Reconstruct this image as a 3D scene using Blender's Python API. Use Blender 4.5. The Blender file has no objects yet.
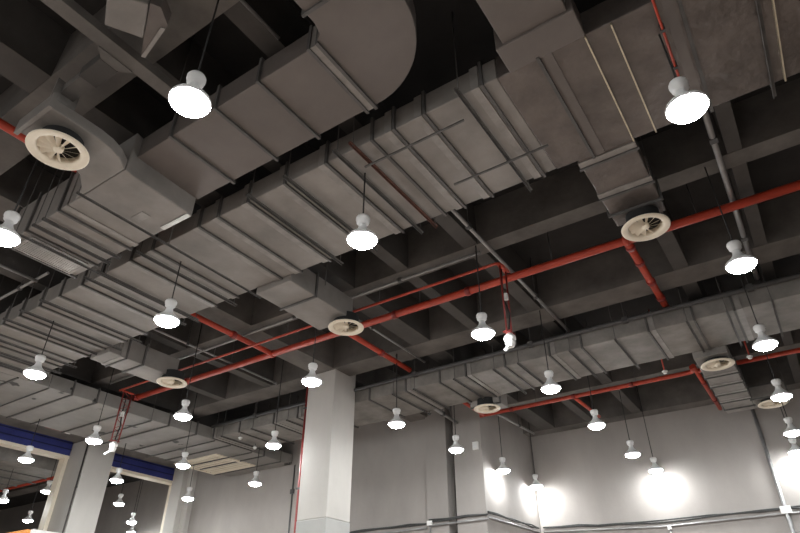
import bpy, bmesh, math, random
from mathutils import Vector, Matrix
random.seed(7)
S = bpy.context.scene
C = S.collection
PI = math.pi
EYE = 1.6                      # camera height; heights below are metres above the floor

# ------------------------------------------------------------------ materials
def mat(name, col, rough=.6, metal=0.0, var=.25, scale=3.0, bump=0.0, bscale=8.0, stretch=None, stain=None):
    m = bpy.data.materials.new(name); m.use_nodes = True
    nt = m.node_tree; N = nt.nodes; L = nt.links
    b = N['Principled BSDF']
    b.inputs['Roughness'].default_value = rough
    b.inputs['Metallic'].default_value = metal
    geo = N.new('ShaderNodeNewGeometry')
    vec = geo.outputs['Position']
    if stretch:
        mp = N.new('ShaderNodeMapping'); mp.inputs['Scale'].default_value = stretch
        L.new(vec, mp.inputs['Vector']); vec = mp.outputs['Vector']
    nz = N.new('ShaderNodeTexNoise'); nz.inputs['Scale'].default_value = scale
    nz.inputs['Detail'].default_value = 6; nz.inputs['Roughness'].default_value = .62
    L.new(vec, nz.inputs['Vector'])
    rp = N.new('ShaderNodeValToRGB')
    lo = [max(0, c * (1 - var)) for c in col[:3]]; hi = [min(1, c * (1 + var)) for c in col[:3]]
    rp.color_ramp.elements[0].color = (*lo, 1); rp.color_ramp.elements[0].position = .3
    rp.color_ramp.elements[1].color = (*hi, 1); rp.color_ramp.elements[1].position = .7
    L.new(nz.outputs['Fac'], rp.inputs['Fac'])
    out = rp.outputs['Color']
    if stain:                                     # peeled or dirty spots: (colour, scale, threshold)
        n2 = N.new('ShaderNodeTexNoise'); n2.inputs['Scale'].default_value = stain[1]
        n2.inputs['Detail'].default_value = 3
        L.new(geo.outputs['Position'], n2.inputs['Vector'])
        r2 = N.new('ShaderNodeValToRGB')
        r2.color_ramp.elements[0].position = stain[2]; r2.color_ramp.elements[0].color = (0, 0, 0, 1)
        r2.color_ramp.elements[1].position = stain[2] + .02; r2.color_ramp.elements[1].color = (1, 1, 1, 1)
        L.new(n2.outputs['Fac'], r2.inputs['Fac'])
        mx = N.new('ShaderNodeMixRGB'); mx.inputs['Color2'].default_value = (*stain[0], 1)
        L.new(r2.outputs['Color'], mx.inputs['Fac']); L.new(out, mx.inputs['Color1'])
        out = mx.outputs['Color']
    L.new(out, b.inputs['Base Color'])
    if bump:
        n3 = N.new('ShaderNodeTexNoise'); n3.inputs['Scale'].default_value = bscale
        n3.inputs['Detail'].default_value = 4
        L.new(geo.outputs['Position'], n3.inputs['Vector'])
        bp = N.new('ShaderNodeBump'); bp.inputs['Strength'].default_value = bump
        bp.inputs['Distance'].default_value = .02
        L.new(n3.outputs['Fac'], bp.inputs['Height']); L.new(bp.outputs['Normal'], b.inputs['Normal'])
    return m

def emit(name, col, strength):
    m = bpy.data.materials.new(name); m.use_nodes = True
    b = m.node_tree.nodes['Principled BSDF']
    b.inputs['Base Color'].default_value = (.9, .9, .9, 1)
    b.inputs['Emission Color'].default_value = (*col, 1)
    b.inputs['Emission Strength'].default_value = strength
    return m

M = dict(
    duct=mat('galvanised_duct_sheet', (.245, .226, .207), .55, .15, .24, 1.3, .25, 3.0),
    duct_brown=mat('dusty_brown_duct_sheet', (.145, .125, .113), .5, .2, .18, 1.1, .3, 3.0),
    duct_spot=mat('duct_sheet_with_peeled_spots', (.25, .237, .22), .6, .1, .18, 1.5, .2, 3.0, stain=((.04, .038, .035), 2.2, .66)),
    duct_dirty=mat('dirty_duct_sheet', (.215, .20, .182), .6, .15, .35, 2.2, .4, 4.0),
    foil=mat('wrinkled_foil_wrap', (.14, .12, .108), .38, .5, .3, 2.0, 1.0, 6.0),
    flange=mat('dark_flange_angle', (.105, .1, .095), .6, .3, .25, 6),
    flange_l=mat('pale_flange_tape', (.28, .262, .243), .5, .3, .2, 6),
    bar=mat('black_angle_iron', (.10, .095, .09), .6, .3, .25, 8),
    bar_red=mat('rust_red_angle_iron', (.12, .05, .035), .6, .2, .3, 8),
    brass=mat('yellowed_metal_strip', (.66, .60, .46), .3, .8, .2, 9),
    silver=mat('bright_foil_tape', (.5, .49, .47), .35, .7, .15, 9),
    slab=mat('dark_painted_slab', (.026, .024, .023), .85, 0, .3, 1.2, .2, 6),
    beam=mat('grey_beam_concrete', (.125, .115, .105), .85, 0, .35, 1.6, .3, 7),
    joist=mat('dark_grey_joist', (.066, .06, .055), .8, 0, .22, 2, .2, 7),
    wall=mat('grey_plaster_wall', (.325, .298, .276), .85, 0, .13, .7, .15, 9, stretch=(1, 1, .45)),
    column=mat('pale_column_paint', (.50, .475, .44), .8, 0, .08, 1.2, .1, 9, stretch=(1, 1, .4)),
    column_low=mat('grey_column_skirt_paint', (.40, .395, .375), .8, 0, .08, 1.2, .1, 9),
    floor=mat('warm_grey_polished_floor', (.34, .275, .235), .45, 0, .12, .8, .05, 5),
    red=mat('red_sprinkler_paint', (.44, .048, .022), .4, 0, .2, 5),
    red_dark=mat('dark_red_paint', (.23, .025, .02), .5, 0, .2, 5),
    grey_pipe=mat('zinc_conduit', (.34, .335, .33), .4, .5, .15, 6),
    dark_pipe=mat('charcoal_pipe', (.075, .073, .072), .5, .2, .2, 6),
    cream=mat('cream_enamel', (.80, .72, .58), .5, 0, .05, 5),
    black=mat('black_rubber_and_shade', (.015, .015, .015), .8, 0, .1, 5),
    cord=mat('black_lamp_cord', (.02, .02, .02), .7, 0, .1, 5),
    lampwhite=mat('white_lamp_plastic', (.75, .75, .74), .4, 0, .04, 5),
    white=mat('white_plastic', (.78, .77, .74), .45, 0, .05, 5),
    blue=mat('blue_shutter_paint', (.04, .05, .22), .45, .1, .2, 2, .1, 4),
    blue_d=mat('dark_blue_trim', (.015, .02, .09), .5, .1, .2, 2),
    orange=mat('orange_fascia_paint', (.85, .33, .08), .5, 0, .06, 3),
    cable=mat('black_cable_bundle', (.05, .05, .048), .7, 0, .3, 12),
    bulb=emit('lit_lamp_bulb', (.95, .985, 1.0), 135.0),
)

# ------------------------------------------------------------------ mesh helper
class MB:
    def __init__(s): s.v = []; s.f = []; s.smooth = []
    def add(s, vs, fs, smooth=False):
        o = len(s.v); s.v += [tuple(q) for q in vs]
        for f in fs: s.f.append(tuple(i + o for i in f)); s.smooth.append(smooth)
        return s
    def box(s, x0, x1, y0, y1, z0, z1):
        return s.add([(x0,y0,z0),(x1,y0,z0),(x1,y1,z0),(x0,y1,z0),(x0,y0,z1),(x1,y0,z1),(x1,y1,z1),(x0,y1,z1)],
                     [(0,3,2,1),(4,5,6,7),(0,1,5,4),(1,2,6,5),(2,3,7,6),(3,0,4,7)])
    def prism(s, pts, z0, z1):
        n = len(pts)
        vs = [(x, y, z0) for x, y in pts] + [(x, y, z1) for x, y in pts]
        fs = [tuple(range(n - 1, -1, -1)), tuple(range(n, 2 * n))] + [(i, (i+1) % n, n + (i+1) % n, n + i) for i in range(n)]
        return s.add(vs, fs)
    def tube(s, path, r, n=10, smooth=True):
        path = [Vector(p) for p in path]; rings = []; up = None
        for i, p in enumerate(path):
            a = path[i] - path[i-1] if i else path[1] - path[0]
            b = path[i+1] - path[i] if i < len(path) - 1 else a
            d = (a.normalized() + b.normalized()).normalized()
            if up is None:
                up = Vector((0,0,1)) if abs(d.z) < .9 else Vector((1,0,0))
            u = d.cross(up)
            if u.length < 1e-4: u = d.cross(Vector((1,0,0)))
            u.normalize(); w = u.cross(d).normalized(); up = w
            k = 1 / max(.5, math.cos(a.angle(b) / 2)) if a.length and b.length else 1
            rings.append([p + (u * math.cos(2*PI*j/n) + w * math.sin(2*PI*j/n)) * r for j in range(n)])
        vs = [q for ring in rings for q in ring]; fs = []
        for i in range(len(path) - 1):
            for j in range(n):
                fs.append((i*n+j, i*n+(j+1)%n, (i+1)*n+(j+1)%n, (i+1)*n+j))
        s.add(vs, fs, smooth)
        s.add(rings[0], [tuple(range(n-1,-1,-1))]); s.add(rings[-1], [tuple(range(n))])
        return s
    def lathe(s, prof, n=24, c=(0,0,0), smooth=True):
        vs = []; fs = []
        for r, z in prof:
            for j in range(n):
                a = 2*PI*j/n; vs.append((c[0]+r*math.cos(a), c[1]+r*math.sin(a), c[2]+z))
        for i in range(len(prof)-1):
            for j in range(n):
                fs.append((i*n+j, i*n+(j+1)%n, (i+1)*n+(j+1)%n, (i+1)*n+j))
        return s.add(vs, fs, smooth)
    def mesh(s, name, m, org=(0,0,0), bevel=0):
        me = bpy.data.meshes.new(name)
        o = Vector(org)
        me.from_pydata([tuple(Vector(q) - o) for q in s.v], [], s.f)
        for p, k in zip(me.polygons, s.smooth): p.use_smooth = k
        bm = bmesh.new(); bm.from_mesh(me)
        bmesh.ops.remove_doubles(bm, verts=bm.verts, dist=1e-5)
        if bevel:
            bmesh.ops.bevel(bm, geom=[e for e in bm.edges if e.is_manifold and e.calc_face_angle(0) > .6], offset=bevel, segments=2, affect='EDGES', profile=.5)
        bmesh.ops.recalc_face_normals(bm, faces=bm.faces)
        bm.to_mesh(me); bm.free()
        me.materials.append(m)
        return me
    def build(s, name, m, parent=None, bevel=0, org=None):
        if org is None: org = tuple(wloc(parent)) if parent else center(s.v)
        o = bpy.data.objects.new(name, s.mesh(name, m, org, bevel)); C.objects.link(o)
        if parent: o.parent = parent
        else: o.location = org
        return o
def center(vs):
    xs, ys, zs = zip(*vs); return ((min(xs)+max(xs))/2, (min(ys)+max(ys))/2, min(zs))
def wloc(o):
    p = Vector(o.location)
    while o.parent: o = o.parent; p += Vector(o.location)
    return p
def place(name, me, parent, loc, scale=None):      # shares a mesh under a parent
    o = bpy.data.objects.new(name, me); C.objects.link(o); o.parent = parent; o.location = loc
    if scale: o.scale = scale
    return o
def tag(o, label, cat, group=None, kind=None):
    o['label'] = label; o['category'] = cat
    if group: o['group'] = group
    if kind: o['kind'] = kind
    return o
def thing(name, label, cat, loc, group=None):
    o = bpy.data.objects.new(name, None); o.empty_display_size = .2; C.objects.link(o); o.location = loc
    return tag(o, label, cat, group)
def struct(name, mb, m, label=None, cat=None, bevel=0):
    o = mb.build(name, m, bevel=bevel); o['kind'] = 'structure'
    if label: o['label'] = label
    if cat: o['category'] = cat
    return o
def copy_tree(o, parent=None):
    c = o.copy(); C.objects.link(c)
    if parent: c.parent = parent
    for ch in list(o.children): copy_tree(ch, c)
    return c

# ------------------------------------------------------------------ levels
SLAB = 7.20          # underside of slab
BEAM = 6.50          # underside of beams
DB, DT = 6.00, 6.28  # ducts, bottom and top
LAMP = 5.10

# ------------------------------------------------------------------ setting
struct('floor', MB().box(-34, 10, -8, 16.2, -.2, 0), M['floor'], 'grey polished hall floor', 'floor')
struct('ceiling', MB().box(-34, 10, -8, 16.2, SLAB, SLAB+.25), M['slab'], 'dark painted concrete slab above beams and ducts', 'ceiling')
struct('wall_back', MB().box(-6.08, 10, 15.45, 15.7, 0, SLAB), M['wall'], 'grey plaster wall at the far right, lit by lamps', 'wall')
struct('wall_back_left', MB().box(-17.2, -7.61, 12.55, 12.8, 0, SLAB), M['wall'], 'grey plaster wall behind the central column', 'wall')
struct('wall_pilaster', MB().box(-7.61, -7.04, 12.45, 12.8, 0, SLAB), M['wall'], 'shallow grey pilaster beside the narrow wall recess', 'wall')
struct('wall_recess', MB().box(-7.04, -6.83, 12.85, 13.05, 0, SLAB), M['wall'], 'narrow dark recess between pilaster and wall block', 'wall')
struct('wall_block', MB().box(-6.83, -6.1, 12.45, 15.7, 0, SLAB), M['wall'], 'projecting grey wall block with one brightly lit side', 'wall')
struct('wall_right', MB().box(9.8, 10, -8, 15.45, 0, SLAB), M['wall'])
struct('wall_front', MB().box(-34, 10, -8.2, -8, 0, SLAB), M['wall'])
struct('wall_neighbour_back', MB().box(-34, -17.1, 14.35, 14.6, 0, SLAB), M['wall'], 'grey far wall of the adjoining hall beyond the blue shutters', 'wall')
struct('wall_neighbour_left', MB().box(-34.2, -34, -8, 14.35, 0, SLAB), M['wall'], 'distant end wall of the adjoining hall', 'wall')
struct('wall_neighbour_side', MB().box(-17.35, -17.1, 12.81, 14.35, 0, SLAB), M['wall'], 'short wall at the corner of the adjoining hall', 'wall')
struct('wall_left', MB().box(-17.35, -17.1, -8, 12.55, 6.85, SLAB), M['beam'], 'strip of wall above the blue shutter housings', 'wall')
# columns
def column(x0, x1, y0, y1, top, label):
    o = struct('column', MB().box(x0, x1, y0, y1, 3.62, top), M['column'], label, 'column', bevel=.015)
    k = MB().box(x0-.004, x1+.004, y0-.004, y1+.004, 0, 3.62).build('skirt', M['column_low'], o, bevel=.015)
    return o
column(-8.25, -7.53, 8.80, 9.50, SLAB, 'pale square column standing in the middle of the photo')
column(-17.16, -16.2, 8.80, 9.60, SLAB, 'pale square column at far left between the two blue shutters')
struct('wall_left_pier', MB().box(-16.95, -16.45, 12.2, 12.55, 0, SLAB).box(-16.45, -16.2, 12.38, 12.55, 0, SLAB), M['column'],
       'stepped pale pier where the left opening meets the back wall', 'pier', bevel=.01)

# beams: across (along x) and joists (along y)
beams = [
    (-17.1, 10, 1.35, 1.83, BEAM, 'wide concrete cross beam near the top left, nearest of all', 'beam'),
    (-17.1, 10, 6.42, 6.70, BEAM, 'slim cross beam between the wide duct and the red main', 'beam'),
    (-17.1, 10, 8.75, 9.28, BEAM, 'deep cross beam resting on the central column', 'beam'),
    (-17.1, 10, 12.75, 13.05, BEAM, 'cross beam past the far duct, behind the thin red main', 'beam'),
    (-6.1, 9.8, 15.05, 15.45, BEAM, 'cross beam along the top of the far right wall', 'beam'),
]
for x0, x1, y0, y1, z, lab, m in beams:
    struct('ceiling_beam', MB().box(x0, x1, y0, y1, z, SLAB), M[m], lab, 'beam')
struct('ceiling_beam', MB().box(-8.1, -7.55, -8, 8.8, BEAM+.003, SLAB), M['beam'], 'broad beam running back into the central column head', 'beam')
struct('ceiling_beam', MB().box(-8.1, -7.55, 9.28, 12.55, BEAM+.003, SLAB), M['beam'], 'broad beam running back from the central column to the wall', 'beam')
struct('ceiling_beam', MB().box(-16.95, -16.3, -8, 12.55, BEAM+.003, SLAB), M['beam'], 'broad beam above the far left column', 'beam')
for x, w, lab in ((-5.4, .40, 'wide dark joist at the left edge above the round vent'), (-4.26, .20, 'joist passing behind the lamp nearest the central column'),
               (-3.08, .22, 'joist beside the grey pipe right of centre'), (-.68, .22, 'joist just behind the round vent right of centre'), (.42, .16, 'joist above the lamp at the right edge'),
               (-9.4, .22, 'joist left of the central column line'), (-10.9, .22, 'joist above the left vent'), (2.8, .22, None), (-12.6, .22, 'joist hidden above the left trunk duct')):
    for (y0, y1) in ((1.83, 6.42), (6.70, 8.75)) + (((9.28, 12.75),) if x > -8 else ()) + (((-8, 1.35),) if x == -5.4 else ()) + (((13.05, 15.05),) if x > -6 else ()):
        struct('ceiling_joist', MB().box(x-w/2, x+w/2, y0, y1, BEAM+.01, SLAB), M['joist'], lab, 'joist')

# ------------------------------------------------------------------ ducts
def ring_mesh(axis, a0, a1, z0, z1, w, t, m):        # flange frame around a section centred on 0 along axis
    b = MB()
    for (p0, p1, q0, q1) in ((a0-t, a1+t, z0-t, z0+.004), (a0-t, a1+t, z1-.004, z1+t), (a0-t, a0+.004, z0+.004, z1-.004), (a1-.004, a1+t, z0+.004, z1-.004)):
        if axis == 'x': b.box(-w/2, w/2, p0, p1, q0, q1)
        else: b.box(p0, p1, -w/2, w/2, q0, q1)
    return b.mesh('flange', m)
def angle_mesh(axis, a0, a1, z, m, w=.032):
    b = MB()
    if axis == 'x': b.box(-w/2, w/2, a0, a1, z-.006, z).box(-w/2, -w/2+.006, a0, a1, z-w, z-.006)
    else: b.box(a0, a1, -w/2, w/2, z-.006, z).box(a0, a1, -w/2, -w/2+.006, z-w, z-.006)
    return b.mesh('support_bar', m)
def dress(root, axis, a0, a1, z0, z1, flanges=(), tapes=(), bars=(), over=.14, rods=True, rod_top=SLAB, red=(), tape='flange_l'):
    """flanges, pale tape bands and hanger bars on a duct section; root sits at the origin height 0"""
    R = wloc(root)
    def at(v): return (v - R.x, -R.y, -R.z) if axis == 'x' else (-R.x, v - R.y, -R.z)
    fm = ring_mesh(axis, a0, a1, z0, z1, .03, .028, M['flange'])
    tm = ring_mesh(axis, a0, a1, z0, z1, .085, .012, M[tape])
    bm_ = angle_mesh(axis, a0-over, a1+over, z0-.03, M['bar'])
    br_ = angle_mesh(axis, a0-over, a1+over, z0-.03, M['bar_red'])
    rm = MB().tube([(0,0,0),(0,0,1)], .006, 6).mesh('hanger_rod', M['bar'])
    for v in flanges: place('flange', fm, root, at(v))
    for v in tapes: place('seam_tape', tm, root, at(v))
    for v in bars:
        b = place('support_bar', br_ if v in red else bm_, root, at(v))
        if rods:
            for a in (a0-over*.6, a1+over*.6):
                loc = (0, a, z0-.05) if axis == 'x' else (a, 0, z0-.05)
                place('hanger_rod', rm, b, loc, (1,1,rod_top-z0+.05))

# wide central duct
main = thing('air_duct', 'widest grey air duct crossing the whole ceiling from left to upper right', 'duct', (-4, 4.23, DB))
MB().box(-12.1, -1.28, 3.5, 4.97, DB, DT).build('casing', M['duct'], main, bevel=.012)
MB().box(-1.28, 7.5, 3.5, 4.97, DB-.012, DT+.01).build('wrapped_casing', M['foil'], main, bevel=.012)
fl = [-1.43, -2.06, -2.42, -2.69, -3.3, -3.9, -4.48, -4.99, -5.34, -6.24, -6.7, -7.35, -7.83, -8.4, -8.94, -9.51, -10.01, -10.45, -10.9, -11.3, -11.75]
dress(main, 'x', 3.5, 4.97, DB, DT, fl, [f - .075 for f in fl[:-3:1] if f not in (-2.69,)],
      [-1.64, -2.88, -3.09, -3.79, -4.36, -6.4, -7.26, -7.55, -8.69, -9.25, -9.75, -10.6, -11.1, -11.55], red=(-2.88,))
dress(main, 'x', 3.5, 4.97, DB-.012, DT+.01, [-.88, .28, 1.9, 3.2, 4.4], [-.80, .20, 2.0], [.80, 2.6, 3.9, 5.2], tape='duct_brown')
for x, m in ((-.46, 'brass'), (-.24, 'brass'), (.905, 'brass')):
    MB().box(x-.006, x+.006, 3.5, 4.97, DB-.045, DB-.0125).build('metal_strip', M[m], main)
for x0, x1, y in ((-2.95, -1.75, 3.72), (-2.3, -1.2, 4.5)):
    MB().box(x0, x1, y-.010, y+.010, DB-.082, DB-.064).build('cross_bar', M['flange'], main)

# far duct
far = thing('air_duct', 'long grey air duct beyond the central column, banded every half metre', 'duct', (-3, 10.2, DB))
MB().box(-12.1, 7.5, 9.55, 10.85, DB, DT).build('casing', M['duct_dirty'], far, bevel=.012)
kf = [-11.99, -11.07, -9.94, -7.18, -6.27, -5.47, -4.89, -4.07, -3.2, -2.61, -1.49, -.78, -.2, .9, 2.0, 3.1, -9.2, -8.5]
dress(far, 'x', 9.55, 10.85, DB, DT, kf, [k+.07 for k in kf[::2]], [-11.59, -10.56, -9.44, -6.54, -6.03, -5.11, -4.27, -3.78, -2.81, -2.02, -.88, -.3, .32, 1.5], over=.1)
# trunk duct at left
trunk = thing('air_duct', 'broad trunk duct at far left with peeled spots, before the blue shutters', 'duct', (-13.5, 8, DB))
MB().box(-14.62, -12.103, 2.0, 12.5, DB, DT).build('casing', M['duct_spot'], trunk, bevel=.012)
dress(trunk, 'y', -14.62, -12.103, DB, DT, [2.6, 3.7, 4.8, 5.9, 6.45, 7.2, 8.3, 9.1, 10.2, 11.4], [], [3.2, 4.3, 5.4, 7.8, 9.65, 10.9, 12.0], over=.08)
g = MB()
g.box(-14.75, -13.0, 10.55, 10.63, DB-.03, DB-.001).box(-14.75, -13.0, 11.9, 11.98, DB-.03, DB-.001).box(-14.75, -14.67, 10.63, 11.9, DB-.03, DB-.001).box(-13.08, -13.0, 10.63, 11.9, DB-.03, DB-.001)
gr = g.build('grille_frame', M['cream'], trunk)
s_ = MB()
for k in range(9):
    y = 10.66 + k*.145; s_.box(-14.67, -13.08, y, y+.09, DB-.022, DB-.004)
s_.build('louvre', M['cream'], gr)

# left duct with the curved bend
bend = thing('air_duct', 'brown-grey duct at upper left ending in a curved bend', 'duct', (-3.5, 2.7, DB))
cx, cy, rr = -2.38, 2.31, .83
poly = [(-4.95, 2.31), (-2.44, 2.31), (-2.33, 2.24), (-2.30, 2.14), (-2.30, -4), (-1.55, -4), (-1.55, 2.31)]
poly += [(cx+rr*math.cos(a), cy+rr*math.sin(a)) for a in [i*PI/2/16 for i in range(1, 17)]] + [(-4.95, 3.14)]
MB().prism(poly, DB, DT).build('casing', M['duct_brown'], bend, bevel=.008)
dress(bend, 'x', 2.31, 3.14, DB, DT, [-4.36, -3.7, -3.12, -2.50, -2.40], [-2.45], [], over=.06)
dress(bend, 'y', -2.30, -1.55, DB, DT, [2.02, .9, -.2], [], [1.5, .3], over=.06)
b_ = MB(); b_.box(-3.02, -2.99, 2.2, 3.25, DB-.04, DB-.001)
# lower box duct at left with boot to the round vent
lowb = thing('air_duct', 'stepped lower duct at left with a bottom grille, beside the curved duct', 'duct', (-6.1, 2.7, 5.75))
poly = [(-4.90, 2.22), (-4.92, 2.32), (-4.952, 3.12), (-7.35, 3.12), (-7.35, 2.22)]
MB().prism(poly, 5.75, DT).build('casing', M['duct'], lowb, bevel=.012)
poly = [(-5.28, 1.34), (-4.73, 1.34), (-4.73, 1.80), (-4.75, 1.95), (-4.80, 2.08), (-4.90, 2.215), (-5.80, 2.215), (-5.55, 2.14), (-5.36, 2.0), (-5.28, 1.82)]
MB().prism(poly, 5.75, 5.88).build('vent_branch', M['duct'], lowb, bevel=.01)
dress(lowb, 'x', 2.22, 3.12, 5.75, DT, [-7.28, -6.78, -6.1], [-5.98], [-6.34, -6.55], over=.05)
MB().box(-5.31, -4.70, 1.30, 1.34, 5.73, 5.9).build('end_flange', M['duct'], lowb)
MB().box(-5.43, -4.95, 3.05, 3.11, 5.736, 5.749).build('foil_tape', M['silver'], lowb)
MB().box(-5.55, -5.35, 2.75, 2.86, 5.742, 5.749).build('patch', M['flange_l'], lowb)
g = MB()
for (x0, x1, y0, y1) in ((-7.25, -6.83, 2.30, 2.335), (-7.25, -6.83, 3.0, 3.035), (-7.25, -7.215, 2.335, 3.0), (-6.865, -6.83, 2.335, 3.0)):
    g.box(x0, x1, y0, y1, 5.722, 5.749)
gr = g.build('grille_frame', M['flange_l'], lowb)
s_ = MB()
for k in range(9): s_.box(-7.205+k*.037, -7.185+k*.037, 2.335, 3.0, 5.725, 5.745)
for k in range(3): s_.box(-7.215, -6.865, 2.49+k*.165, 2.505+k*.165, 5.73, 5.748)
s_.build('grille_fins', M['silver'], gr)
# branch from upper edge to the wide duct
nb = thing('air_duct', 'short brown duct coming down from the top edge into the widest duct', 'duct', (-.8, 0, DB))
MB().box(-1.08, -.5, -4, 3.3, DB, DT).box(-1.15, -.45, 3.2, 3.497, DB-.03, DT).build('casing', M['duct_brown'], nb, bevel=.01)
dress(nb, 'y', -1.08, -.5, DB, DT, [2.6, 1.0, -.2], [], [1.6, .4], over=.06)

# branch ducts feeding the round vents
def branch(label, x0, x1, y0, y1, fl, z0=DB, m='duct', z1=DT-.004):
    t = thing('branch_duct', label, 'duct', ((x0+x1)/2, (y0+y1)/2, z0), 'branch ducts feeding the round vents')
    MB().box(x0, x1, y0, y1, z0, z1).build('casing', M[m], t, bevel=.012)
    dress(t, 'y', x0, x1, z0, z1, fl, [f-.06 for f in fl[:-1]], [], over=.05)
    rm = MB().tube([(0,0,0),(0,0,1)], .006, 6).mesh('hanger_rod', M['bar'])
    for x in (x0-.02, x1+.02): place('hanger_rod', rm, t, (x-wloc(t).x, (y0+y1)/2-wloc(t).y, z1-.1-z0), (1,1,SLAB-z1+.1))
    return t
branch('wrapped branch duct leading to the vent right of centre', -1.05, -.47, 4.973, 6.40, [5.12, 5.75, 6.12], m='foil')
branch('stubby branch duct left of the central column, above the middle vent', -5.85, -5.18, 4.973, 6.38, [5.5], z0=5.91, m='duct')
branch('branch duct above the vent at lower left', -9.95, -9.38, 4.973, 6.38, [5.3, 5.64], z0=5.91, m='duct')
branch('ribbed branch duct running from the far duct towards the right wall', -1.08, -.53, 10.853, 14.3, [11.9, 12.45, 13.0, 13.5, 14.0], z0=5.88, m='duct_dirty', z1=6.12)
branch('short branch duct off the far duct beside the wall block', -5.5, -4.85, 10.853, 11.3, [10.9], z0=5.88, m='duct')
branch('short side branch at the far right near the wall', -.527, .12, 13.6, 14.25, [13.62], z0=5.88, m='duct_dirty', z1=6.12)

# ------------------------------------------------------------------ round swirl vents
def make_vent(label):
    t = thing('ceiling_vent', label, 'vent', (0, 0, 0), 'round swirl vents')
    MB().lathe([(.30,.02),(.315,.012),(.315,0),(.30,-.006),(.244,-.004),(.226,.006),(.214,.03),(.206,.075)], 40).build('rim', M['cream'], t, org=(0,0,0))
    MB().lathe([(.235,.01),(.225,.1),(.22,.14),(.22,.198)], 32).build('collar', M['black'], t, org=(0,0,0))  # flexible black neck, with the shade on its side put into the colour
    MB().lathe([(.206,.076),(.0,.076)], 32).build('throat_shade', M['black'], t, org=(0,0,0))  # black disc stands in for the shaded hollow behind the blades
    MB().lathe([(0,-.004),(.03,-.003),(.048,.006),(.052,.02),(.05,.06)], 20).build('hub', M['cream'], t, org=(0,0,0))
    b = MB(); w0, w1 = .022, .062
    n = 5; top = []; bot = []
    for i in range(n):
        u = i/(n-1); r = .046 + u*.164; w = w0 + (w1-w0)*u
        top.append((r, -w*.5, .012)); bot.append((r, w*.5, .012 + w*.75))
    vs = top + bot + [(x, y+.002, z+.003) for x, y, z in top] + [(x, y+.002, z+.003) for x, y, z in bot]
    fs = []
    for i in range(n-1):
        fs += [(i, i+1, n+i+1, n+i), (2*n+i, 3*n+i, 3*n+i+1, 2*n+i+1), (i, 2*n+i, 2*n+i+1, i+1), (n+i, n+i+1, 3*n+i+1, 3*n+i)]
    fs += [(0, n, 3*n, 2*n), (n-1, 3*n-1, 4*n-1, 2*n-1)]
    b.add(vs, fs)
    me = b.mesh('blade', M['cream'])
    for k in range(12):
        o = place('blade', me, t, (0,0,0)); o.rotation_euler = (0,0,2*PI*k/12)
    return t
vents = [(-5.03, 1.62, 5.60, 'large cream round vent at upper left, nearest of the vents'),
         (-.73, 6.32, 5.80, 'cream round vent right of centre, in front of the thick red main'),
         (-5.30, 6.38, 5.80, 'cream round vent just above and right of the central column'),
         (-9.42, 6.34, 5.80, 'cream round vent at lower left over the red main'),
         (-5.16, 10.93, 5.80, 'small cream round vent below the far duct, beside the wall block'),
         (-.76, 11.15, 5.80, 'cream round vent under the far duct at the right'),
         (-.19, 13.91, 5.80, 'cream round vent at far right, half hidden by a lit lamp')]
v0 = make_vent(vents[0][3])
for i, (x, y, z, lab) in enumerate(vents):
    o = v0 if i == 0 else copy_tree(v0)
    o.location = (x, y, z); o['label'] = lab; o.rotation_euler = (0, 0, i*.37); o.scale = (.88, .88, 1)

# ------------------------------------------------------------------ pendant lamps
solid = [(-12.1, 7.5, 3.5, 4.97, DB-.012), (-12.1, 7.5, 9.55, 10.85, DB), (-14.62, -12.1, 2, 12.5, DB), (-4.95, -2.3, 2.31, 3.14, DB), (-7.35, -4.95, 2.22, 3.12, 5.75),
         (-1.05, -.47, 4.97, 6.4, DB), (-5.85, -5.18, 4.97, 6.38, DB), (-9.95, -9.38, 4.97, 6.38, DB), (-1.08, -.53, 10.85, 14.3, DB), (-.53, .12, 13.6, 14.25, DB)]
solid += [(x0, x1, y0, y1, z) for x0, x1, y0, y1, z, _, _ in beams] + [(-8.1, -7.55, -8, 12.5, BEAM+.003), (-16.95, -16.3, -8, 12.5, BEAM+.003)]
for x, w in ((-5.4,.4),(-4.26,.2),(-3.08,.22),(-.68,.22),(.42,.16),(-9.4,.22),(-10.9,.22)): solid.append((x-w/2, x+w/2, 1.83, 8.75, BEAM+.01))
def above(x, y):
    return min([SLAB] + [z for x0, x1, y0, y1, z in solid if x0 <= x <= x1 and y0 <= y <= y1])
def make_lamp():
    t = thing('pendant_lamp', '', 'lamp', (0, 0, LAMP), 'lit pendant lamps')
    O = (0,0,0)
    MB().lathe([(0,.285),(.045,.285),(.066,.278),(.074,.262),(.074,.235),(.066,.224),(.066,.20),(.054,.188),(.044,.178),(0,.178)], 20).build('socket', M['lampwhite'], t, org=O)
    MB().lathe([(.04,.18),(.043,.15),(.052,.12),(.078,.085),(.118,.048),(.150,.020),(.158,.004),(.157,-.016),(.149,-.016),(.146,.0),(.02,.002)], 28).build('housing', M['lampwhite'], t, org=O)
    MB().lathe([(.149,-.010),(.146,-.022),(.136,-.037),(.116,-.052),(.088,-.064),(.05,-.072),(0.0,-.075)], 28).build('bulb', M['bulb'], t, org=O)
    cd_ = MB().tube([(0,0,.28),(0,0,1.28)], .0085, 6).build('cord', M['cord'], t, org=(0,0,.28))
    cd_.location = (0,0,.28)
    return t
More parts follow.
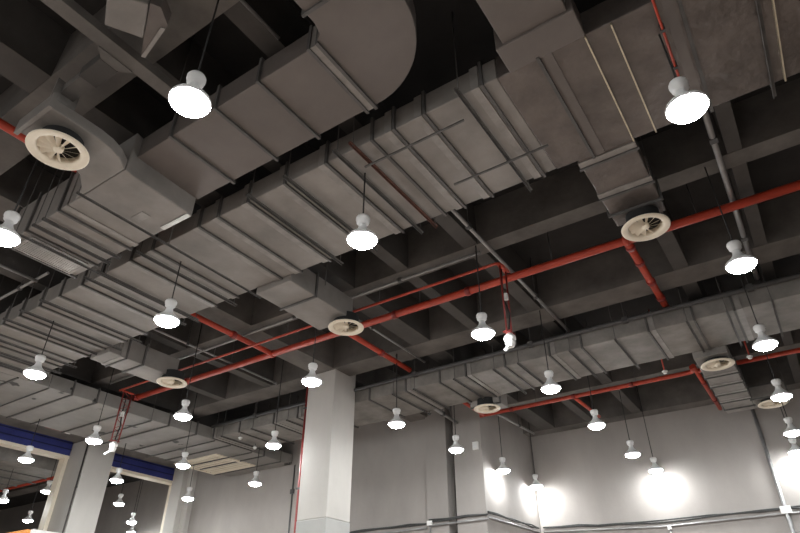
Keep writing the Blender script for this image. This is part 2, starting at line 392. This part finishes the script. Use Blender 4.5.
lamps = [
 (-3.05, 1.68, 'large bright lamp at top left, in front of the curved duct'),
 (0.07, 3.85, 'large bright lamp at top right under the wrapped wide duct'),
 (-3.05, 3.85, 'bright lamp hanging near the middle of the photo, under the widest duct'),
 (-6.02, 1.79, 'lamp cut by the left edge, beside the bottom grille'),
 (-6.16, 3.88, 'lamp under the widest duct left of centre, above the lower-left vents'),
 (0.07, 6.51, 'lamp at right below the thick red main, right of the vent'),
 (-3.01, 6.44, 'lamp beside the hanging white nozzle right of centre'),
 (-9.24, 3.88, 'lamp under the left end of the widest duct, near the left edge'),
 (-5.98, 6.44, 'lamp in front of the head of the central column'),
 (-3.01, 8.79, 'lamp below the far duct, right of the hanging nozzle'),
 (0.03, 8.89, 'lamp at right in front of the far duct, above another lamp'),
 (-8.96, 6.40, 'lamp hanging just below the lower-left vent'),
 (-6.05, 8.89, 'lamp just right of the central column, before the grey wall'),
 (-3.01, 11.02, 'lamp hanging below the thin red main, middle of the right wall'),
 (0.0, 11.24, 'lamp at far right covering half of the last vent'),
 (-11.62, 6.37, 'lamp in front of the head of the far left column'),
 (-8.89, 8.61, 'lamp just left of the central column, before the grey wall'),
 (-5.95, 10.95, 'lamp hanging before the narrow wall recess'),
 (-3.01, 13.37, 'lamp on a long cord above and left of the lamp close to the wall'),
 (-.03, 13.55, 'lamp at the right edge, next lower than the half-hidden vent'),
 (-5.88, 13.05, 'lamp beside the bright side of the wall block'),
 (-2.94, 15.02, 'lamp hanging close to the right wall, over the widest pool of light'),
 (-5.88, 14.98, 'lamp close to the wall in the corner right of the wall block'),
 (-11.6, 10.75, 'lamp before the grey wall left of the central column, lowest there'),
 (-11.69, 8.61, 'lamp in front of the beige grille of the trunk duct'),
 (-14.14, 6.37, 'lamp before the first blue shutter, left of the far left column'),
 (-18.13, 9.0, 'lamp beyond the opening, touching the left edge of the far left column', 5.38),
 (-14.19, 8.63, 'lamp right of the far left column, before the cream header'),
 (-18.05, 11.24, 'lamp beyond the second opening, just right of the far left column', 5.4),
 (-14.4, 10.97, 'lamp in the upper right corner of the second opening'),
 (-18.88, 12.36, 'lamp low in the second opening, left of two low ones, above another'),
 (-17.57, 13.17, 'lamp in the second opening, middle of the right-hand column of three', 5.32),
 (-18.9, 8.26, 'lamp at the left edge seen through the first opening'),
 (-21.35, 10.29, 'lowest lamp seen through the first opening, over the booth'),
 (-18.9, 14.05, 'lowest lamp in the second opening, with a bright patch of wall behind', 5.15),
 (-20.6, 13.57, 'lamp at the bottom edge of the photo, second opening, just right of the column'),
 (-.09, 15.1, 'lamp at the right edge close to the wall, over a bright patch'),
]
l0 = make_lamp()
for i, (x, y, lab, *zz) in enumerate(lamps):
    o = l0 if i == 0 else copy_tree(l0)
    o.location = (x, y, zz[0] if zz else LAMP); o['label'] = lab
    for ch in o.children:
        if ch.name.startswith('cord'): ch.scale = (1, 1, above(x, y) - o.location.z - .28)
        ch.rotation_euler = (0, 0, 0)

far_lamps = [(x, y) for y in (-.55, -2.85, -5.2) for x in (-15.1, -12.1, -9, -6.03, -3.02, 0)] + [(.05, 1.7), (-9.1, 1.75), (-12.1, 1.75), (-12.05, 3.88), (-15.1, 1.75), (-15.1, 3.9)]
for x, y in far_lamps:                      # the same grid of lamps goes on around and behind the camera
    o = copy_tree(l0); o.location = (x, y, LAMP)
    o['label'] = 'lit pendant lamp over the near part of the hall, outside the photo'; o['group'] = 'lit lamps outside the photo'
    for ch in o.children:
        if ch.name.startswith('cord'): ch.scale = (1, 1, above(x, y) - LAMP - .28)

# ------------------------------------------------------------------ pipes
def coupling(root, p, axis, r, m='red_dark'):
    d = Vector((1,0,0)) if axis == 'x' else Vector((0,1,0)) if axis == 'y' else Vector((0,0,1))
    p = Vector(p)
    MB().tube([p - d*.04, p + d*.04], r, 14).build('coupling', M[m], root)
def hang(root, p, m='dark_pipe', top=SLAB):
    MB().tube([p, (p[0], p[1], top)], .007, 6).build('hanger_rod', M[m], root)
pz = 6.35
sp = thing('sprinkler_main', 'thick red sprinkler main crossing under the beams behind the round vents', 'pipe', (-4, 7.29, pz))
MB().tube([(-12.15, 7.29, pz), (7, 7.29, pz)], .06, 16).build('main_pipe', M['red'], sp)
for x, y0, y1, r in ((-7.84, 5.1, 7.23, .05), (-6.08, -3, 7.23, .05), (-6.08, 7.35, 9.4, .05), (-1.13, 7.35, 9.75, .055)):
    MB().tube([(x, y0, pz), (x, y1, pz)], r, 14).build('branch_pipe', M['red'], sp)
for x in (-12.0, -10.3, -7.84, -6.08, -5.0, -3.6, -1.13, 1.2): coupling(sp, (x, 7.29, pz), 'x', .074, 'red' if x in (-1.13, -7.84, -6.08) else 'red_dark')
for x, y in ((-1.13, 7.48), (-1.13, 7.95), (-1.13, 8.6), (-1.13, 9.2), (-7.84, 6.3), (-6.08, 8.4)): coupling(sp, (x, y, pz), 'y', .068)
for x in (-11.2, -9.0, -7.2, -4.5, -2.2, -.2, 2.5): hang(sp, (x, 7.29, pz))
# thin red line with the two hanging nozzles
z2 = 6.27
t2 = thing('sprinkler_pipe', 'thin red pipe running parallel in front of the thick red main', 'pipe', (-7, 6.70, z2))
MB().tube([(-11.75, 6.70, z2), (-2.85, 6.70, z2), (-2.80, 6.72, z2), (-2.78, 6.80, z2), (-2.78, 7.0, z2)], .022, 10).build('main_pipe', M['red'], t2)
for x in (-10.6, -8.8, -6.9, -4.9): hang(t2, (x, 6.70, z2), 'dark_pipe')
def cannon(x, y, label, lattice):
    t = thing('water_cannon', label, 'fire nozzle', (x, y, 4.95), 'hanging fire nozzles')
    zt = 6.24; zb = 5.20
    for dy in (0, .20): MB().tube([(x, y+dy, zt), (x, y+dy*.8, zb)], .014, 8).build('hanger_bar', M['red_dark'], t)
    MB().box(x-.03, x+.03, y-.03, y+.23, zt, zt+.02).build('top_plate', M['red'], t)
    MB().tube([(x-.02, y+.1, zt), (x-.05, y+.11, 5.8), (x+.03, y+.10, 5.5), (x, y+.08, zb+.03)], .012, 8).build('hose', M['black'], t)
    if lattice:
        b = MB()
        for k in range(5):
            za, zc = zb+.05+k*.2, zb+.15+k*.2
            b.tube([(x, y, za), (x, y+.16, zc)], .006, 6).tube([(x, y+.16, zc), (x, y, zc+.1)], .006, 6)
        b.build('lattice', M['red_dark'], t)
    MB().box(x-.05, x+.05, y-.02, y+.17, zb-.012, zb).build('base_plate', M['red_dark'], t)
    MB().lathe([(0,.2),(.045,.2),(.05,.165),(.078,.16),(.082,.15),(.082,.115),(.06,.108),(.06,.09),(.07,.085),(.068,.05),(.05,.01),(.03,0),(0,0)], 20, (x, y+.08, 4.985)).build('head', M['white'], t)
    MB().tube([(x, y+.08, 5.03), (x-.02, y+.0, 4.95), (x-.025, y-.05, 4.91)], .022, 10).build('spout', M['white'], t)
    MB().box(x-.03, x+.03, y+.07, y+.12, 5.72, 5.82).build('junction_box', M['white'], t)
cannon(-2.80, 6.74, 'white nozzle on red bars hanging beside a lamp right of centre', False)
cannon(-11.66, 6.75, 'white nozzle on a red lattice hanging above the far left column', True)
# far thin red main
z3 = 6.2
t3 = thing('sprinkler_pipe', 'red pipe beyond the far duct along the right wall', 'pipe', (-3, 12.3, z3))
MB().tube([(-6.0, 12.3, z3), (-1.42, 12.3, z3), (-1.32, 12.28, z3), (-1.28, 12.2, z3), (-1.28, 12.05, z3)], .045, 12).build('main_pipe', M['red'], t3)
MB().tube([(-1.22, 12.3, z3+.002), (7, 12.42, z3+.002)], .045, 12).build('main_pipe', M['red'], t3)
MB().tube([(-1.24, 12.0, z3), (-1.24, 14.9, z3)], .045, 12).build('branch_pipe', M['red'], t3)
MB().tube([(-3.74, 12.35, z3), (-3.70, 13.9, z3)], .04, 12).build('branch_pipe', M['red'], t3)
MB().tube([(-5.88, 11.0, z3), (-5.90, 12.27, z3)], .04, 12).build('branch_pipe', M['red'], t3)
for x in (-5.2, -3.74, -2.5): coupling(t3, (x, 12.3, z3), 'x', .056)
for y in (13.0, 14.2): coupling(t3, (-1.24, y, z3), 'y', .056)
for x in (-4.6, -2.4, 1.0): hang(t3, (x, 12.3, z3))
for y in (11.5,): hang(t3, (-5.89, y, z3))
# red riser on column
cr = thing('riser_pipe', 'dark red pipe running down the left edge of the central column', 'pipe', (-8.30, 8.86, 0))
MB().tube([(-8.30, 8.85, 0), (-8.30, 8.85, BEAM)], .035, 12).build('pipe', M['red_dark'], cr)
for z in (2.5, 4.2, 5.8): MB().box(-8.34, -8.257, 8.80, 8.90, z, z+.03).build('clip', M['dark_pipe'], cr)
rt = thing('red_conduit', 'thin red conduit under the wrapped duct at the top right', 'conduit', (.105, 3.5, 5.9))
MB().tube([(.105, 3.1, 5.925), (.105, 4.4, 5.925)], .011, 8).build('tube', M['red'], rt)
MB().box(.085, .125, 3.75, 3.78, 5.91, DB-.0125).build('clip', M['dark_pipe'], rt)
MB().box(.085, .125, 4.2, 4.23, 5.91, DB-.0125).build('clip', M['dark_pipe'], rt)

# grey and dark conduits
def conduit(label, path, r, m, clips, top=SLAB, name='conduit'):
    t = thing(name, label, 'conduit' if name == 'conduit' else 'pipe', path[0])
    MB().tube(path, r, 12).build('tube', M[m], t)
    for p in clips:
        MB().box(p[0]-r-.008, p[0]+r+.008, p[1]-r-.008, p[1]+r+.008, p[2]-r-.004, p[2]+r+.012).build('clamp', M['dark_pipe'], t)
        MB().tube([(p[0], p[1], p[2]+r), (p[0], p[1], top)], .006, 6).build('hanger_rod', M['dark_pipe'], t)
    return t
conduit('grey pipe running back from the widest duct to the far duct', [(-2.84, 5.0, 6.445), (-2.84, 9.7, 6.445)], .028, 'grey_pipe', [(-2.84, 5.9, 6.445), (-2.84, 8.2, 6.445)])
conduit('dark pipe running back at the right towards a lamp', [(.24, 4.6, 6.452), (.24, 9.6, 6.452)], .034, 'grey_pipe', [(.24, 6.0, 6.452), (.24, 8.3, 6.452)])
conduit('grey conduit parallel above the thin red pipe', [(-12.0, 6.58, 6.445), (-8.0, 6.58, 6.445), (-7.9, 6.55, 6.445), (-3.0, 6.55, 6.445)], .022, 'grey_pipe', [(-10.2, 6.58, 6.445), (-6.6, 6.55, 6.445), (-4.4, 6.55, 6.445)], top=6.5)
conduit('black pipe running along the upper edge of the far duct', [(-12.0, 9.47, 6.255), (7, 9.47, 6.255)], .038, 'dark_pipe', [(-10.5, 9.47, 6.255), (-6.0, 9.47, 6.255), (-3.5, 9.47, 6.255), (-1.8, 9.47, 6.255), (.1, 9.47, 6.255)], name='pipe')
conduit('grey conduit at left edge below the bottom grille', [(-8.86, -2, 6.3), (-8.86, 3.3, 6.3)], .022, 'grey_pipe', [(-8.86, 2.6, 6.3), (-8.86, .4, 6.3)])
conduit('grey cross conduit at left edge beside the bottom grille', [(-12.0, 3.3, 6.36), (-8.6, 3.3, 6.36)], .022, 'grey_pipe', [(-9.4, 3.3, 6.36)])
conduit('grey rod ending above the lamp by the wall recess', [(-6.62, 10.9, 6.2), (-6.70, 12.44, 6.2)], .035, 'grey_pipe', [(-6.66, 11.7, 6.2)])
conduit('grey rod right of the wall block under the ceiling', [(-5.66, 12.5, 6.24), (-5.55, 14.4, 6.24)], .026, 'grey_pipe', [(-5.6, 13.6, 6.24)])
conduit('slim grey conduit beside the red branch right of the central column', [(-5.72, 6.75, 6.43), (-5.72, 9.4, 6.43)], .018, 'grey_pipe', [(-5.72, 7.6, 6.43)])
conduit('slim grey conduit left of the central column under the beams', [(-9.0, 5.1, 6.44), (-9.0, 8.6, 6.44)], .02, 'grey_pipe', [(-9.0, 6.2, 6.44)])
conduit('zinc conduit along the joist by the top left lamp', [(-2.93, -2, 6.47), (-2.93, 2.3, 6.47)], .018, 'grey_pipe', [(-2.93, 1.0, 6.47)])
# long support bars tying two ducts
for x, lab in ((-5.58, 'long black angle bar under both left ducts, nearer the round vent'), (-6.86, 'long black angle bar under both left ducts, across the bottom grille')):
    t = thing('support_bar', lab, 'bracket', (x, 3.5, 5.69), 'long bars under the left ducts')
    MB().box(x-.010, x+.010, 2.12, 4.85, 5.70, 5.705).box(x-.010, x-.006, 2.12, 4.85, 5.682, 5.70).build('angle', M['bar'], t)
    for y in (2.14, 3.3): MB().tube([(x, y, 5.70), (x, y, SLAB)], .006, 6).build('hanger_rod', M['bar'], t)
# cable trunking with T
tr = thing('cable_trunking', 'grey T-shaped cable trunking at the top left above the bright lamp', 'trunking', (-4.1, 1, 6.2))
MB().box(-4.18, -4.03, -4, 2.25, 6.2, 6.3).build('straight_run', M['beam'], tr)
MB().box(-4.98, -4.185, 1.42, 1.56, 6.19, 6.3).build('side_run', M['beam'], tr)
MB().prism([(-4.19, 1.32), (-4.17, 1.32), (-4.17, 1.66), (-4.19, 1.66), (-4.28, 1.57), (-4.28, 1.41)], 6.185, 6.305).build('tee_gusset', M['beam'], tr)
MB().prism([(-4.62, 1.40), (-4.28, 1.40), (-4.28, 1.58), (-4.62, 1.58)], 6.18, 6.305).build('side_cover', M['joist'], tr)
MB().box(-5.0, -4.985, 1.36, 1.60, 6.1, 6.36).build('end_plate', M['flange_l'], tr)
for x, y in ((-4.1, .4), (-4.1, 2.1), (-4.8, 1.5)): MB().tube([(x, y, 6.3), (x, y, BEAM if y == 1.5 else SLAB)], .007, 6).build('hanger_rod', M['bar'], tr)
fb = thing('fan_box', 'square grey metal box at the top left beside the trunking', 'box unit', (-3.62, 1.3, 6.1))
MB().prism([(-3.86, 1.19), (-3.56, 1.02), (-3.38, 1.28), (-3.70, 1.46)], 6.1, 6.34).build('casing', M['duct'], fb, bevel=.012)
MB().prism([(-3.70, 1.465), (-3.37, 1.285), (-3.33, 1.36), (-3.42, 1.50), (-3.86, 1.60), (-3.88, 1.57)], 6.12, 6.28).build('side_bracket', M['duct_brown'], fb)
MB().prism([(-3.88, 1.57), (-3.86, 1.60), (-3.46, 1.51), (-3.48, 1.48)], 6.105, 6.119).build('edge_strip', M['flange_l'], fb)
for x, y in ((-3.78, 1.2), (-3.5, 1.15)): MB().tube([(x, y, 6.34), (x, y, SLAB)], .007, 6).build('hanger_rod', M['bar'], fb)

ck = thing('wall_conduit', 'thin dark conduit on the near corner of the far left column', 'conduit', (-16.3, 8.78, 0))
MB().tube([(-16.25, 8.775, 0), (-16.25, 8.775, 6.45)], .022, 8).build('tube', M['joist'], ck)
for z in (3.9, 5.2): MB().box(-16.29, -16.21, 8.77, 8.8, z, z+.03).build('clip', M['dark_pipe'], ck)
# small heads
def head(x, y, z, top, label, pipe='red'):
    t = thing('fire_sprinkler', label, 'sprinkler', (x, y, z), 'small sprinkler heads')
    MB().lathe([(0,-.03),(.03,-.03),(.035,-.018),(.02,-.01),(.05,0),(.055,.015),(.03,.03),(0,.03)], 14, (x, y, z)).build('head', M['white'], t)
    MB().tube([(x, y, z+.03), (x, y, top)], .014, 8).build('drop_pipe', M[pipe], t)
head(-1.65, 11.22, 5.9, SLAB, 'small white head on a red drop below the far duct at right')
head(-.25, 11.36, 5.9, SLAB, 'small white head below a lamp at the far right')
head(-11.2, 9.72, 5.9, DB, 'small white head under the far duct, left of its pair', 'grey_pipe')
head(-11.5, 10.5, 5.9, DB, 'small white head under the far duct, right of its pair', 'grey_pipe')
# red valve by the shutters
va = thing('pipe_valve', 'red and white pipe end under the trunk duct, left of the far left column', 'valve', (-15.1, 7.1, 6.2))
MB().tube([(-15.1, 7.0, 6.2), (-15.1, 7.5, 6.2)], .06, 12).build('pipe', M['red_dark'], va)
MB().tube([(-15.1, 7.5, 6.2), (-15.1, 7.62, 6.2)], .07, 12).build('cap', M['white'], va)
MB().tube([(-15.1, 7.2, 6.26), (-15.1, 7.2, SLAB)], .012, 8).build('hanger_rod', M['dark_pipe'], va)
tube = MB().tube([(-15.1, 7.62, 6.2), (-15.1, 12.4, 6.2)], .04, 12).build('tail_pipe', M['grey_pipe'], va)

# ------------------------------------------------------------------ wall fittings
def wall_run(label, pts, n, off, m='cable'):
    t = thing('cable_run', label, 'cable', pts[0], 'cable runs along the walls')
    conduitp = [Vector(p) for p in pts]
    MB().tube([p + Vector((0,0,-.09)) for p in conduitp], .022, 8).build('conduit', M['grey_pipe'], t)
    for k in range(2):
        path = []
        for a, b in zip(conduitp[:-1], conduitp[1:]):
            d = b - a; steps = max(2, int(d.length/.45))
            for i in range(steps):
                path.append(a + d*i/steps + Vector((0, 0, random.uniform(-.022, .022) + k*.03)))
        path.append(conduitp[-1])
        MB().tube(path, .017, 6).build('cable', M[m], t)
    return t
wall_run('black cables and conduit strung along the back wall right of the central column', [(-17.0, 12.52, 4.0), (-7.66, 12.52, 4.03)], 6, 0)
wall_run('black cables and conduit across the front of the wall block', [(-7.55, 12.42, 4.05), (-6.05, 12.42, 4.06)], 2, 0)
wall_run('black cables and conduit along the lit side of the wall block', [(-6.072, 12.48, 4.1), (-6.072, 15.3, 4.16)], 2, 0)
wall_run('long sagging black cables across the far right wall', [(-6.0, 15.42, 4.17), (-3.2, 15.42, 4.04), (-.6, 15.42, 4.07), (7, 15.42, 3.99)], 2, 0)
wp = thing('wall_pipe', 'grey pipe running down the far right wall', 'pipe', (-.64, 15.405, 0))
MB().tube([(-.64, 15.405, 0), (-.64, 15.405, 6.5)], .04, 10).build('tube', M['grey_pipe'], wp)
MB().box(-.74, -.54, 15.36, 15.45, 3.98, 4.12).build('junction_box', M['white'], wp)
wd = thing('wall_conduit', 'short grey conduit dropping from the cables on the right wall', 'conduit', (-3.0, 15.425, 0))
MB().tube([(-3.0, 15.425, 0), (-3.0, 15.425, 3.92)], .02, 8).build('tube', M['grey_pipe'], wd)
MB().box(-3.04, -2.96, 15.39, 15.45, 3.88, 3.96).build('junction_box', M['white'], wd)
rp = thing('wall_pipe', 'thin pale pipe in the narrow wall recess', 'pipe', (-6.93, 12.8, 0))
MB().tube([(-6.93, 12.81, 0), (-6.93, 12.81, 6.4)], .03, 8).build('tube', M['dark_pipe'], rp)
MB().tube([(-6.93, 12.75, 0), (-6.93, 12.75, 4.4)], .022, 8).build('lower_tube', M['white'], rp)
bx = thing('junction_box', 'small white box on the front of the wall block', 'switch', (-6.24, 12.42, 5.5))
MB().box(-6.31, -6.17, 12.40, 12.45, 5.48, 5.66).build('box', M['white'], bx, bevel=.006)
MB().box(-6.285, -6.195, 12.394, 12.40, 5.51, 5.63).build('cover', M['lampwhite'], bx)
jb = thing('junction_box', 'small white box over the cables left of the pilaster', 'box', (-7.5, 12.4, 4.0))
MB().box(-7.60, -7.46, 12.40, 12.45, 3.97, 4.07).build('box', M['white'], jb, bevel=.006)
MB().tube([(-7.52, 12.42, 3.94), (-7.52, 12.42, 3.0)], .015, 8).build('tail', M['grey_pipe'], jb)
hc = thing('wall_conduit', 'thin dark conduit on the back wall left of the central column', 'conduit', (-12.4, 12.53, 3))
MB().tube([(-12.0, 12.535, 2.5), (-12.0, 12.535, 5.98)], .02, 8).build('tube', M['dark_pipe'], hc)
MB().box(-12.06, -11.94, 12.5, 12.55, 5.2, 5.32).build('junction_box', M['dark_pipe'], hc)

# ------------------------------------------------------------------ blue shutter housings
def shutter(y0, y1, label):
    t = thing('shutter_housing', label, 'roller shutter', (-17.1, (y0+y1)/2, 6.05), 'blue shutter housings')
    MB().box(-17.35, -17.05, y0, y1, 6.14, 6.85).build('cladding', M['blue'], t)
    b = MB()
    for z in (6.30, 6.47, 6.62): b.box(-17.05, -17.03, y0, y1, z, z+.03)
    b.build('rib', M['blue_d'], t)
    MB().box(-17.02, -17.0, y0, y1, 6.70, 6.74).box(-17.05, -17.02, y0, y1, 6.68, 6.76).build('top_rail', M['blue'], t)
    MB().box(-17.35, -17.02, y0, y1, 6.065, 6.14).build('header_strip', M['cream'], t)
    for y in (y0, y1-.10): MB().box(-17.34, -17.06, y, y+.10, 0, 6.065).build('guide_rail', M['cream'], t)
    return t
shutter(-4.0, 8.78, 'blue shutter housing with cream header at the left edge')
shutter(9.62, 12.5, 'blue shutter housing with cream header right of the far left column')
# adjoining hall
nd = thing('air_duct', 'distant banded duct in the adjoining hall beyond the first opening', 'duct', (-25, 8, DB))
MB().box(-33, -18.2, 7.4, 9.4, 5.95, 6.3).build('casing', M['duct_dirty'], nd, bevel=.01)
dress(nd, 'x', 7.4, 9.4, 5.95, 6.3, [-32+i*.85 for i in range(16)], [], [-31+i*2.2 for i in range(6)])
npipe = thing('sprinkler_main', 'distant red pipe in the adjoining hall beyond the shutters', 'pipe', (-22, 9.9, 6.2))
MB().tube([(-33, 10.1, 6.25), (-17.6, 10.1, 6.25)], .06, 10).build('main_pipe', M['red'], npipe)
MB().tube([(-19.4, -3, 6.25), (-19.4, 10.05, 6.25)], .05, 10).build('branch_pipe', M['red'], npipe)
for x in (-31, -26, -21): hang(npipe, (x, 10.1, 6.25))
struct('ceiling_beam', MB().box(-34, -17.35, 11.0, 11.5, BEAM, SLAB), M['beam'], 'cross beam in the adjoining hall', 'beam')
struct('ceiling_beam', MB().box(-34, -17.35, 5.4, 5.9, BEAM, SLAB), M['beam'], 'nearer cross beam in the adjoining hall', 'beam')
# booth corner
bt = thing('exhibition_booth', 'top corner of a white and orange booth at the bottom left edge', 'booth', (-11.5, 6.3, 0))
MB().box(-12.5, -10.52, 5.19, 7.6, 0, 3.14).build('panel', M['white'], bt)
MB().box(-12.55, -10.56, 5.12, 5.19, 2.5, 3.2).build('front_fascia', M['orange'], bt)
MB().box(-10.52, -10.46, 5.16, 7.65, 2.5, 3.2).build('side_fascia', M['white'], bt)

# ------------------------------------------------------------------ world, camera, view
w = bpy.data.worlds.new('hall_air'); S.world = w; w.use_nodes = True
w.node_tree.nodes['Background'].inputs['Color'].default_value = (.5, .55, .6, 1)
w.node_tree.nodes['Background'].inputs['Strength'].default_value = .0
cd = bpy.data.cameras.new('camera'); cam = bpy.data.objects.new('camera', cd); C.objects.link(cam)
cd.sensor_width = 36; cd.lens = 592/800*36; cd.clip_end = 200
cam.location = (0, 0, EYE)
cam.rotation_euler = (PI/2 + math.atan(383/592), 0, math.radians(33.9))
S.camera = cam
S.view_settings.view_transform = 'Standard'; S.view_settings.look = 'None'
S.view_settings.exposure = 0.6; S.view_settings.gamma = 1.0
S.view_settings.use_curve_mapping = False
try:
    S.cycles.max_bounces = 8; S.cycles.diffuse_bounces = 6; S.cycles.use_denoising = True
except Exception: pass
